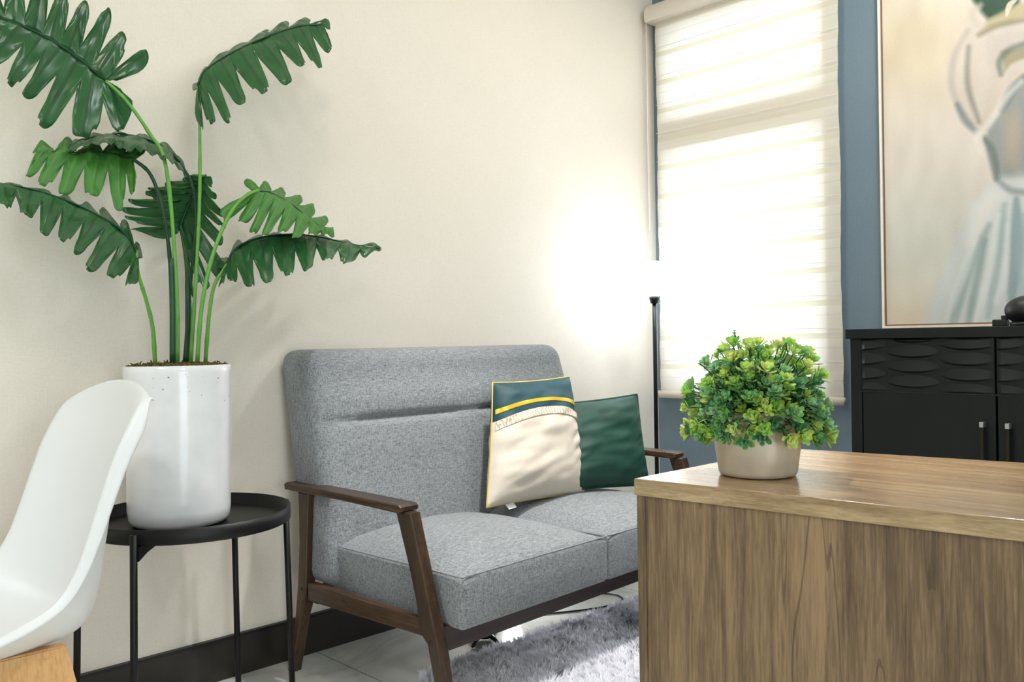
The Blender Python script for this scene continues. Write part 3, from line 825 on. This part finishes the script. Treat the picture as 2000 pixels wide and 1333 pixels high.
for i in range(NS):
    row = []
    # tangent of the edge curve, for the lip
    a = E_[max(0, i-1)]; b = E_[min(NS-1, i+1)]; tx, tz = b[0]-a[0], b[1]-a[1]; l_ = math.hypot(tx, tz); nx, nz_ = -tz/l_, tx/l_
    f = i/(NS-1); lipw = (.022*(1-f)**.8+.006)*min(1, .15+f*7)
    if nx < 0 and f < .5: nx, nz_ = -nx, -nz_
    if f >= .5 and nz_ > 0: nx, nz_ = -nx, -nz_
    us = [-1+2*j/NU for j in range(NU+1)]
    pts = []
    for u in us:
        w_ = abs(u)**2.1
        pts.append(V3((C_[i][0]*(1-w_)+E_[i][0]*w_, u*H_[i]-.57, C_[i][1]*(1-w_)+E_[i][1]*w_)))
    def lip(p, sg, k): return p+V3((nx*lipw*k, sg*.010*k, nz_*lipw*k))
    pts = [lip(pts[0], -1, 1), lip(pts[0], -1, .5)]+pts+[lip(pts[-1], 1, .5), lip(pts[-1], 1, 1)]
    grid.append([bm.verts.new(p-ch.location) for p in pts])
# rolled top lip
top0 = grid[0]
for dx, dz in ((.003, .000), (.006, -.004)):
    row = [bm.verts.new(v.co+V3((dx, 0, dz))) for v in top0]; grid.insert(0, row)
for a, b in zip(grid, grid[1:]):
    for j in range(len(a)-1): bm.faces.new((a[j], a[j+1], b[j+1], b[j]))
o = from_bm('seat_shell', bm, M['chair_white'], ch, True)
md = o.modifiers.new('t', 'SOLIDIFY'); md.thickness = .005; md.offset = 1
md = o.modifiers.new('s', 'SUBSURF'); md.levels = 1; md.render_levels = 1
LX, LY = ch.location.x, ch.location.y
def plank(name, top, bot, wt, wb, th, bolts=False):
    top = V3(top); bot = V3(bot)
    ax = V3((1, 0, 0)); n_ = V3((0, 1, 0))
    vs = []
    for sg in (-1, 1):
        for (p, wd) in ((top, wt), (top.lerp(bot, .35), wt*.72+wb*.28), (bot, wb)):
            vs.append(p-ax*wd/2+n_*sg*th/2); vs.append(p+ax*wd/2+n_*sg*th/2)
    bm = bmesh.new(); B = [bm.verts.new(v) for v in vs]
    for f in ((0, 1, 3, 2), (2, 3, 5, 4), (7, 6, 8, 9), (9, 8, 10, 11), (0, 6, 7, 1), (4, 5, 11, 10), (0, 2, 8, 6), (2, 4, 10, 8), (1, 7, 9, 3), (3, 9, 11, 5)):
        bm.faces.new([B[i] for i in f])
    bmesh.ops.recalc_face_normals(bm, faces=bm.faces)
    bmesh.ops.bevel(bm, geom=list(bm.edges), offset=.003, segments=2, affect='EDGES')
    lg = from_bm(name, bm, M['beech'], ch)
    if bolts:
        for (x, z) in ((-2.772, .412), (-2.762, .384)):
            tube('bolt', [(x-LX, top.y-th/2-.003+.0, z), (x-LX, top.y-th/2+.004, z)], .0045, M['beech'], lg, 10)
for sy in (-1, 1):
    plank('leg', (-2.821-LX, sy*.125, .43), (-2.686-LX, sy*.20, 0), .165, .04, .026, sy < 0)
    plank('leg', (-2.985-LX, sy*.125, .42), (-3.09-LX, sy*.20, 0), .12, .032, .028)
box('base_frame', (-2.95-LX, -.09, .372), (-2.80-LX, .09, .388), M['black_metal'], ch)

# ------------------------------------------------------------------ desk
dk = empty('desk', (-2.119, -1.522, 0))
tag(dk, 'grey-brown woodgrain desk with a tall panel in the right foreground', 'desk')
A_, B_, Fp, Gp = (0, 0), (.503, -.001), (.119, -1.23), (.709, -1.23)
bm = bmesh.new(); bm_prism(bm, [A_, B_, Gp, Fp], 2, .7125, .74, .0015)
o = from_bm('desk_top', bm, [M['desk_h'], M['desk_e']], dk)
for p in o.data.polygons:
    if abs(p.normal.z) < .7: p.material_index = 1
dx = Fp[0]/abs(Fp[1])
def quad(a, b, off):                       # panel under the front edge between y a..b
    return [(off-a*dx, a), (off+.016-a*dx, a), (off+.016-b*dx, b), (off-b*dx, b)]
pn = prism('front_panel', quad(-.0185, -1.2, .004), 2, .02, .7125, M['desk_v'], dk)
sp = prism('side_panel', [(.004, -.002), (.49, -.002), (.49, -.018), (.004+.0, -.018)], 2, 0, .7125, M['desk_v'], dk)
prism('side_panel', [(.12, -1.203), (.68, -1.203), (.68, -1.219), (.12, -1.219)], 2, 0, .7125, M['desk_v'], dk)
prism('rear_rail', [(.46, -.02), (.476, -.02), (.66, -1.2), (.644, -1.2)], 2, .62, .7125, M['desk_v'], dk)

# ------------------------------------------------------------------ potted succulent on the desk
su = empty('potted_succulent', (-1.957, -1.653, .7405))
tag(su, 'small bushy green artificial succulent in a champagne stoneware pot on the desk', 'plant')
lathe('pot', [(0, 0), (.054, 0), (.061, .002), (.0635, .008), (.068, .04), (.0715, .075), (.0705, .095), (.0675, .107), (.0635, .107), (.066, .09), (.064, .06), (0, .06)], M['stone'], su, 64)
lathe('soil', [(0, .098), (.062, .094), (.064, .085)], M['moss'], su, 32)
rnd = random.Random(5)
bmS = bmesh.new(); fv = []; ff = []; fc = []
def blade(p, d, up, ln, wd, col):
    side = d.cross(up)
    if side.length < 1e-4: side = V3((1, 0, 0))
    side.normalize(); n_ = side.cross(d).normalized()
    b = len(fv)
    prof = [(0, .18), (.35, .55), (.7, 1.0), (.9, .75), (1.0, 0)]
    for (t, ww) in prof[:-1]:
        c = p+d*ln*t+n_*ln*.22*t*t
        fv.append(c-side*wd*ww/2+n_*wd*.12*ww); fv.append(c-n_*wd*.10*ww); fv.append(c+side*wd*ww/2+n_*wd*.12*ww)
        cc = list(col)
        fc.extend([cc]*3)
    fv.append(p+d*ln+n_*ln*.22); fc.append(col)
    for i in range(3):
        for k in range(2):
            a = b+i*3+k; ff.append((a, a+1, a+4, a+3))
    e = b+9; ff.append((e, e+1, b+12)); ff.append((e+1, e+2, b+12))
pal = [lin((160, 204, 96)), lin((190, 216, 112)), lin((134, 186, 118)), lin((98, 156, 106)), lin((204, 220, 128)), lin((146, 190, 140))]
def rosette(p, ax, size, col, n=13):
    ax = ax.normalized(); a0 = ax.cross(V3((.3, .5, .8))).normalized(); b0 = ax.cross(a0)
    for k in range(n):
        lay = k/n; ang = k*2.399; ca, sa = math.cos(ang), math.sin(ang)
        out = a0*ca+b0*sa; tilt = .15+1.15*lay
        d = (ax*math.cos(tilt)+out*math.sin(tilt)).normalized()
        c = tuple(min(1, v*rnd.uniform(.85, 1.15)) for v in col)
        blade(p-ax*size*.25*lay, d, ax if lay > .3 else out, size*(.55+.5*lay), size*.42, c)
core = V3((0, 0, .088))
tips = []
for k in range(320):
    # directions over an upper dome, some drooping over the rim
    z = 1-1.28*(k+.5)/320; ang = k*2.399+rnd.uniform(-.3, .3); q = math.sqrt(max(0, 1-z*z))
    d = V3((q*math.cos(ang), q*math.sin(ang), z))
    rad = .092+.022*rnd.uniform(-1, 1)+.022*max(0, d.z)**3+.014*noise.noise(d*2.2+V3((3, 1, 0)))*2
    if rnd.random() < .16: rad *= 1.12
    if z < 0: rad = rnd.uniform(.085, .112)
    st = core+V3((d.x*.03, d.y*.03, 0))
    tip = core+V3((d.x*rad*1.06, d.y*rad*1.06, max(-.022, d.z*rad*.98)+.012))
    if z < .05:
        tip.z -= .010
    mid = st.lerp(tip, .5)+V3((0, 0, .012))
    pts = catmull([st, mid, tip], 6)
    bm_tube(bmS, pts, .0011, 5, False)
    axd = (pts[-1]-pts[-2]).normalized()
    high = max(0, d.z)
    if rnd.random() < .10 and d.z > .3:     # tiny seed heads
        for j in range(4):
            e = tip+V3((rnd.uniform(-.006, .006), rnd.uniform(-.006, .006), rnd.uniform(0, .01)))
            bm_tube(bmS, [tip-axd*.008, e], .0006, 4, False)
            for ang2 in range(5): blade(e, V3((math.cos(ang2*1.3), math.sin(ang2*1.3), .4)).normalized(), V3((0, 0, 1)), .0035, .003, pal[3])
        continue
    rosette(tip, (axd+V3((0, 0, .35))).normalized(), rnd.uniform(.014, .023), rnd.choice(pal), 15)
    for f in (.35, .55, .75):
        p = pts[0].lerp(pts[-1], f)+V3((0, 0, .006)); 
        for j in range(4):
            a = rnd.random()*6.28
            dd = (axd*.6+V3((math.cos(a), math.sin(a), rnd.uniform(-.3, .6)))).normalized()
            blade(p, dd, V3((0, 0, 1)), rnd.uniform(.010, .015), .0055, rnd.choice(pal[2:4]+pal[5:]+pal[:1]))
from_bm('stem', bmS, M['petiole_dark'], su, False)
fo = mesh('foliage', fv, ff, M['succ'], su, True)
ca = fo.data.color_attributes.new('tint', 'FLOAT_COLOR', 'POINT')
ca.data.foreach_set('color', np.array([(c[0], c[1], c[2], 1) for c in fc], dtype=np.float32).ravel())

# ------------------------------------------------------------------ sideboard cabinet
cb = empty('cabinet', (-.40, -1.546, 0))
tag(cb, 'black cabinet with wave-carved drawers below the dancer painting', 'cabinet')
CX0, CX1 = 0, .385      # front plane .. back
box('cabinet_top', (-.018, -.455, .955), (.39, .455, .987), M['cab'], cb, .002)
for s0, s1 in ((-.446, -.409), (.409, .446)): box('side_panel', (0, s0, 0), (.385, s1, .955), M['cab'], cb, .001)
box('carcass', (.02, -.409, .06), (.38, .409, .953), M['cab'], cb)
box('plinth', (.03, -.409, 0), (.37, .409, .06), M['cab'], cb)
for s0, s1 in ((-.406, -.003), (.003, .406)):
    ny_, nz_ = 64, 120; vs = []; fs = []
    for i in range(nz_+1):
        z = .784+(.952-.784)*i/nz_
        for j in range(ny_+1):
            y = s0+(s1-s0)*j/ny_
            ph = math.cos(2*math.pi*(y-s1)/.33); h = 0
            for kz in range(-1, 5):
                zc = .792+.048*kz+(.024 if ph < 0 else 0)
                hh = .021*abs(ph)**.5+1e-6
                if abs(z-zc) < hh:
                    tt_ = (z-zc+hh)/(2*hh); h = .0105*abs(ph)*(1-tt_)*min(1, tt_/.14)
            ed = min(1, min(i, nz_-i)/3, min(j, ny_-j)/2)
            vs.append((-.004-h*ed, y, z))
    for i in range(nz_):
        for j in range(ny_):
            k = i*(ny_+1)+j; fs.append((k, k+1, k+ny_+2, k+ny_+1))
    n0 = len(vs); vs += [(.016, s0, .784), (.016, s1, .784), (.016, s1, .952), (.016, s0, .952)]
    c00, c01, c11, c10 = 0, ny_, nz_*(ny_+1)+ny_, nz_*(ny_+1)
    fs += [(c00, c01, n0+1, n0), (c01, c11, n0+2, n0+1), (c11, c10, n0+3, n0+2), (c10, c00, n0, n0+3)]
    mesh('drawer', vs, fs, M['cab'], cb, False)
    d_ = box('door', (0, s0, .065), (.018, s1, .778), M['cab'], cb, .0015)
    hy_ = s1-.032 if s0 < -.1 else s0+.032
    h_ = box('handle', (-.026, hy_-.0055, .40), (-.016, hy_+.0055, .684), M['bronze'], d_, .002)
    box('handle_cap', (-.0275, hy_-.006, .684), (0, hy_+.006, .700), M['chrome'], d_, .001)
    box('handle_cap', (-.0275, hy_-.006, .384), (0, hy_+.006, .400), M['chrome'], d_, .001)
box('drawer_gap_strip', (.0, -.409, .7785), (.018, .409, .7835), M['black'], cb)

# dark rounded ornament on the cabinet
og = empty('ornament', (-.27, -1.60, .987))
tag(og, 'dark rounded ornament with a small block, on the black cabinet', 'ornament')
bm = bmesh.new(); bmesh.ops.create_uvsphere(bm, u_segments=28, v_segments=16, radius=1, matrix=Matrix.Translation((0, 0, .048)) @ Matrix.Diagonal((.058, .066, .046, 1)))
from_bm('body', bm, M['black'], og, True)
lathe('foot', [(0, 0), (.05, 0), (.052, .008), (.045, .014), (0, .014)], M['black'], og)
box('block', (-.018, .058, 0), (.018, .098, .022), M['black'], og, .003)
box('block_cap', (-.012, .052, .022), (.012, .074, .034), M['black'], og, .002)

# small dark outlet below the blind
oo = lathe('wall_outlet', [(0, 0), (.017, 0), (.019, .004), (.012, .007), (0, .004)], M['black'], None, 24)
oo.location = (WR, -.255, .52); oo.rotation_euler = (0, R(-90), 0)
tag(oo, 'small round black outlet on the blue wall below the blind', 'outlet')

# ------------------------------------------------------------------ painting
FY0, FY1, FZ0, FZ1 = -2.05, -1.044, .990, 2.50
pt = empty('painting', (WR, (FY0+FY1)/2, FZ0))
tag(pt, 'large framed painting of a dancer seen from behind on the blue wall', 'painting')
def PL(p): return tuple(a-b for a, b in zip(p, pt.location))
def sd_seg(P, A, B):
    A = np.array(A, float); B = np.array(B, float); ab = B-A
    t = np.clip(((P-A)@ab)/(ab@ab), 0, 1)
    return np.linalg.norm(P-(A+t[:, None]*ab), axis=1)
def inside(P, poly):
    x, y = P[:, 0], P[:, 1]; r = np.zeros(len(P), bool); n = len(poly)
    for i in range(n):
        x0, y0 = poly[i]; x1, y1 = poly[(i+1) % n]
        c = ((y0 > y) != (y1 > y)) & (x < (x1-x0)*(y-y0)/(y1-y0+1e-9)+x0); r ^= c
    return r
def poly_dist(P, poly):
    d = np.full(len(P), 1e9)
    for i in range(len(poly)): d = np.minimum(d, sd_seg(P, poly[i], poly[(i+1) % len(poly)]))
    return d
cv = [(WR-.018, y, z) for z in np.linspace(FZ0+.010, FZ1-.01, 420) for y in np.linspace(FY1-.008, FY0+.008, 300)]
nzc, nyc = 420, 300
# painted design laid out on a flat sheet: x to the right from the left edge, y down from 1.27 m above the bottom edge
Pw = np.array(cv); sheet = np.array([proj(p) for p in Pw])
img = np.zeros((len(Pw), 3))
bgA = np.array((214, 203, 190.)); bgB = np.array((203, 186, 152.)); bgC = np.array((196, 196, 184.))
def blob(cx, cy, r): return np.exp(-(((sheet[:, 0]-cx)**2+(sheet[:, 1]-cy)**2)/(r*r)))[:, None]
img[:] = bgA
img += (bgB-bgA)*blob(1790, 90, 110)*.7+(bgB-bgA)*blob(1760, 620, 70)*.5+(bgC-bgA)*blob(1800, 470, 130)*.8
def fill(poly, col, a=1, soft=4):
    global img
    d = poly_dist(sheet, poly); ins = inside(sheet, poly); s = np.where(ins, d, -d)
    k = np.clip(.5+s/(2*soft), 0, 1)[:, None]*a; img = img*(1-k)+np.array(col, float)*k
def stroke(pts, col, wd, a=1, soft=2):
    global img
    c = [(p.x, p.y) for p in catmull([(x, y, 0) for x, y in pts], 18)]
    d = np.full(len(sheet), 1e9)
    for i in range(17):
        d = np.minimum(d, sd_seg(sheet, c[i], c[i+1])-wd*math.sin(math.pi*(i+1)/19)/2)
    k = np.clip(1-d/soft, 0, 1)[:, None]*a; img = img*(1-k)+np.array(col, float)*k
fill([(1915, 25), (1880, 75), (1856, 120), (1856, 165), (1868, 205), (1905, 255), (1925, 250), (1960, 205), (2010, 150), (2200, 160), (2200, 0), (1990, 20)], (205, 192, 178), .85, 8)
fill([(1935, 70), (1990, 55), (2060, 70), (2060, 110), (1985, 100), (1950, 150), (1935, 120)], (186, 176, 166), .6, 12)
fill([(1955, 100), (2000, 92), (2010, 110), (1975, 125), (1962, 140)], (150, 142, 108), .8, 4)
fill([(1900, 0), (1915, 22), (1930, 38), (1955, 30), (1990, 8), (2000, -60), (1900, -60)], (52, 76, 58), 1, 6)
fill([(1930, 38), (1915, 60), (1960, 48), (2010, 35), (2010, 0), (1965, 18)], (176, 160, 122), .8, 5)
stroke([(1985, 0), (1972, 10), (1966, 30)], (214, 200, 178), 9, .9)
fill([(1925, 255), (1955, 215), (1985, 170), (2010, 150), (2200, 150), (2200, 345), (2000, 350), (1950, 350), (1942, 300)], (146, 150, 146), .95, 5)
fill([(1960, 230), (1985, 215), (2000, 260), (1985, 330), (1962, 320)], (176, 160, 138), .7, 12)
fill([(1945, 350), (1990, 342), (2200, 345), (2250, 660), (1800, 660), (1815, 600), (1850, 510), (1885, 430), (1915, 378)], (198, 203, 200), .85, 10)
fill([(1905, 400), (1935, 370), (1960, 380), (1925, 450), (1890, 480)], (222, 216, 208), .8, 12)
for pts, col, wd in (
    ([(1890, 60), (1866, 105), (1858, 160), (1872, 205), (1898, 240)], (178, 166, 158), 5),
    ([(1892, 92), (1889, 140), (1893, 180), (1912, 238)], (120, 122, 112), 3.5),
    ([(1870, 205), (1885, 235), (1905, 256)], (96, 110, 112), 6),
    ([(1920, 60), (1900, 30), (1915, 10)], (196, 184, 168), 8),
    ([(1912, 68), (1950, 50), (2000, 40)], (128, 122, 100), 3),
    ([(1955, 145), (1952, 120), (1970, 98), (2000, 86)], (92, 104, 92), 4),
    ([(1955, 215), (1975, 180), (2000, 150)], (92, 112, 110), 10),
    ([(1922, 268), (1934, 290), (1942, 320), (1946, 348)], (70, 88, 84), 10),
    ([(1905, 272), (1918, 262), (1945, 222), (1965, 190), (1995, 160)], (226, 218, 208), 7),
    ([(1908, 258), (1912, 280), (1918, 300)], (222, 214, 204), 8),
    ([(1948, 352), (1975, 372), (2010, 376)], (120, 130, 128), 4),
    ([(1932, 440), (1900, 510), (1868, 600), (1862, 640)], (140, 158, 152), 16),
    ([(1905, 470), (1880, 540), (1850, 620)], (214, 216, 212), 8),
    ([(1962, 400), (1950, 500), (1930, 620)], (150, 168, 164), 12),
    ([(1985, 390), (1985, 480), (1975, 600)], (112, 138, 140), 22),
    ([(1950, 420), (1935, 520), (1905, 630)], (220, 222, 218), 7),
    ([(1968, 440), (1962, 540), (1945, 590)], (212, 218, 216), 6),
    ([(2000, 420), (1996, 520), (2000, 640)], (160, 178, 180), 14),
    ([(1925, 470), (1905, 560), (1890, 640)], (126, 146, 140), 7)):
    stroke(pts, col, wd*.8, .62, 9)
rs_ = np.array([noise.noise(V3((a*.035, b*.013, 3)))*7+noise.noise(V3((a*.012, b*.012, 9)))*5 for a, b in sheet])
img += rs_[:, None]
img = np.clip(img, 0, 255)/255
imgl = np.where(img <= .04045, img/12.92, ((img+.055)/1.055)**2.4)
fs = []
for i in range(nzc-1):
    for j in range(nyc-1):
        k = i*nyc+j; fs.append((k, k+1, k+nyc+1, k+nyc))
cvo = mesh('canvas', [PL(v) for v in cv], fs, M['paint'], pt)
ca = cvo.data.color_attributes.new('paint', 'FLOAT_COLOR', 'POINT')
ca.data.foreach_set('color', np.concatenate([imgl, np.ones((len(imgl), 1))], 1).astype(np.float32).ravel())
def frame_bm(y0, y1, z0, z1, wd, x0, x1):
    bm = bmesh.new()
    for lo, hi in (((x0, y0, z0), (x1, y1, z0+wd)), ((x0, y0, z1-wd), (x1, y1, z1)), ((x0, y0, z0+wd), (x1, y0+wd, z1-wd)), ((x0, y1-wd, z0+wd), (x1, y1, z1-wd))):
        bm_box(bm, PL(lo), PL(hi))
    return bm
M['frame_w'] = plain('white_frame', (232, 224, 208), .4); M['frame_b'] = plain('brown_liner', (120, 88, 62), .5)
from_bm('frame', frame_bm(FY0, FY1, FZ0, FZ1, .0085, WR-.028, WR-.001), M['frame_w'], pt)
from_bm('liner', frame_bm(FY0+.0085, FY1-.0085, FZ0+.0085, FZ1-.0085, .005, WR-.021, WR-.001), M['frame_b'], pt)
box('backing_board', PL((WR-.014, FY0+.004, FZ0+.004)), PL((WR-.001, FY1-.004, FZ1-.004)), M['frame_b'], pt)

# ------------------------------------------------------------------ rug
RX0, RX1, RY0, RY1 = -1.74, -.46, -1.46, -.455
rg = tag(box('shag_rug', (RX0, RY0, 0), (RX1, RY1, .008), M['rug_base']), 'grey and white shaggy rug on the floor in front of the sofa', 'rug')
rng = np.random.default_rng(3)
NB = 150000
x = rng.uniform(RX0, RX1, NB); y = RY1-(RY1-RY0)*rng.uniform(0, 1, NB)**1.25
x += rng.normal(0, .004, NB); y += rng.normal(0, .004, NB)
cl = np.array([noise.noise(V3((a*9, b*9, 0))) for a, b in zip(x, y)]); cl2 = np.array([noise.noise(V3((a*55, b*55, 5))) for a, b in zip(x, y)]); cl3 = np.array([noise.noise(V3((a*3.0, b*3.0, 2.2))) for a, b in zip(x, y)])
ang = cl*3+cl2*5+rng.uniform(-.5, .5, NB); lean = rng.uniform(.012, .030, NB); hgt = rng.uniform(.020, .036, NB)*(1+.5*cl2)
base = np.stack([x, y, np.full(NB, .006)], 1)
dirv = np.stack([np.cos(ang), np.sin(ang), np.zeros(NB)], 1)
sid = np.stack([-np.sin(ang), np.cos(ang), np.zeros(NB)], 1)*rng.uniform(.0010, .0019, NB)[:, None]
midp = base+dirv*lean[:, None]*.35+np.array([0, 0, 1])*hgt[:, None]*.75
tipp = base+dirv*lean[:, None]+np.array([0, 0, 1])*hgt[:, None]
VB = np.stack([base-sid, base+sid, midp+sid, midp-sid, tipp], 1).reshape(-1, 3)
idx = np.arange(NB)*5
me = bpy.data.meshes.new('pile')
me.vertices.add(NB*5); me.vertices.foreach_set('co', VB.ravel())
loops = np.stack([idx, idx+1, idx+2, idx+3, idx+3, idx+2, idx+4], 1).ravel()
me.loops.add(NB*7); me.loops.foreach_set('vertex_index', loops)
ls = np.stack([np.arange(NB)*7, np.arange(NB)*7+4], 1).ravel()
me.polygons.add(NB*2); me.polygons.foreach_set('loop_start', ls)
me.polygons.foreach_set('loop_total', np.tile([4, 3], NB))
me.update(); me.validate()
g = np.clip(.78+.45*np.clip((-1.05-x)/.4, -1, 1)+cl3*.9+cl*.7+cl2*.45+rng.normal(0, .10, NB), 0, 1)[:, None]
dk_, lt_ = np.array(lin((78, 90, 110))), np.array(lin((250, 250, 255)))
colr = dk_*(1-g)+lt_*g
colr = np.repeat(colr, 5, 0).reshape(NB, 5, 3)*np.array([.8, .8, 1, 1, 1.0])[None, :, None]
ca = me.color_attributes.new('tint', 'FLOAT_COLOR', 'POINT')
ca.data.foreach_set('color', np.concatenate([colr.reshape(-1, 3), np.ones((NB*5, 1))], 1).astype(np.float32).ravel())
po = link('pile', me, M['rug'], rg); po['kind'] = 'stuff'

# ------------------------------------------------------------------ cable and black stand under the sofa
cab = tube('power_cable', catmull([(-.25, -.14, .004), (-.55, -.16, .004), (-.72, -.22, .004), (-.705, -.33, .004), (-.76, -.39, .004), (-.88, -.37, .004), (-1.02, -.30, .004), (-1.10, -.24, .004), (-1.075, -.178, .004)], 60), .0032, M['black'], None, 8)
tag(cab, 'thin black cable looping on the floor under the sofa', 'cable')
fs_ = empty('floor_stand', (-1.365, -.315, 0))
tag(fs_, 'small black pronged plastic stand on the floor under the sofa front', 'stand')
bm = bmesh.new(); bm_lathe(bm, [(0, .012), (.03, .012), (.034, .02), (.03, .032), (.018, .038), (0, .038)], 24)
from_bm('hub', bm, M['black'], fs_, True)
for a in (200, 262, 20, 110):
    d = V3((math.cos(R(a)), math.sin(R(a)), 0))
    tube('prong', [d*.02+V3((0, 0, .024)), d*.055+V3((0, 0, .018)), d*.085+V3((0, 0, .0045))], [.009, .007, .0045], M['black'], fs_, 8)
lathe('red_collar', [(0, .038), (.022, .038), (.022, .052), (0, .052)], plain('dark_red_plastic', (96, 34, 34), .5), fs_, 24)
tube('post', [(0, 0, .05), (0, 0, .20)], .012, M['black'], fs_, 12)
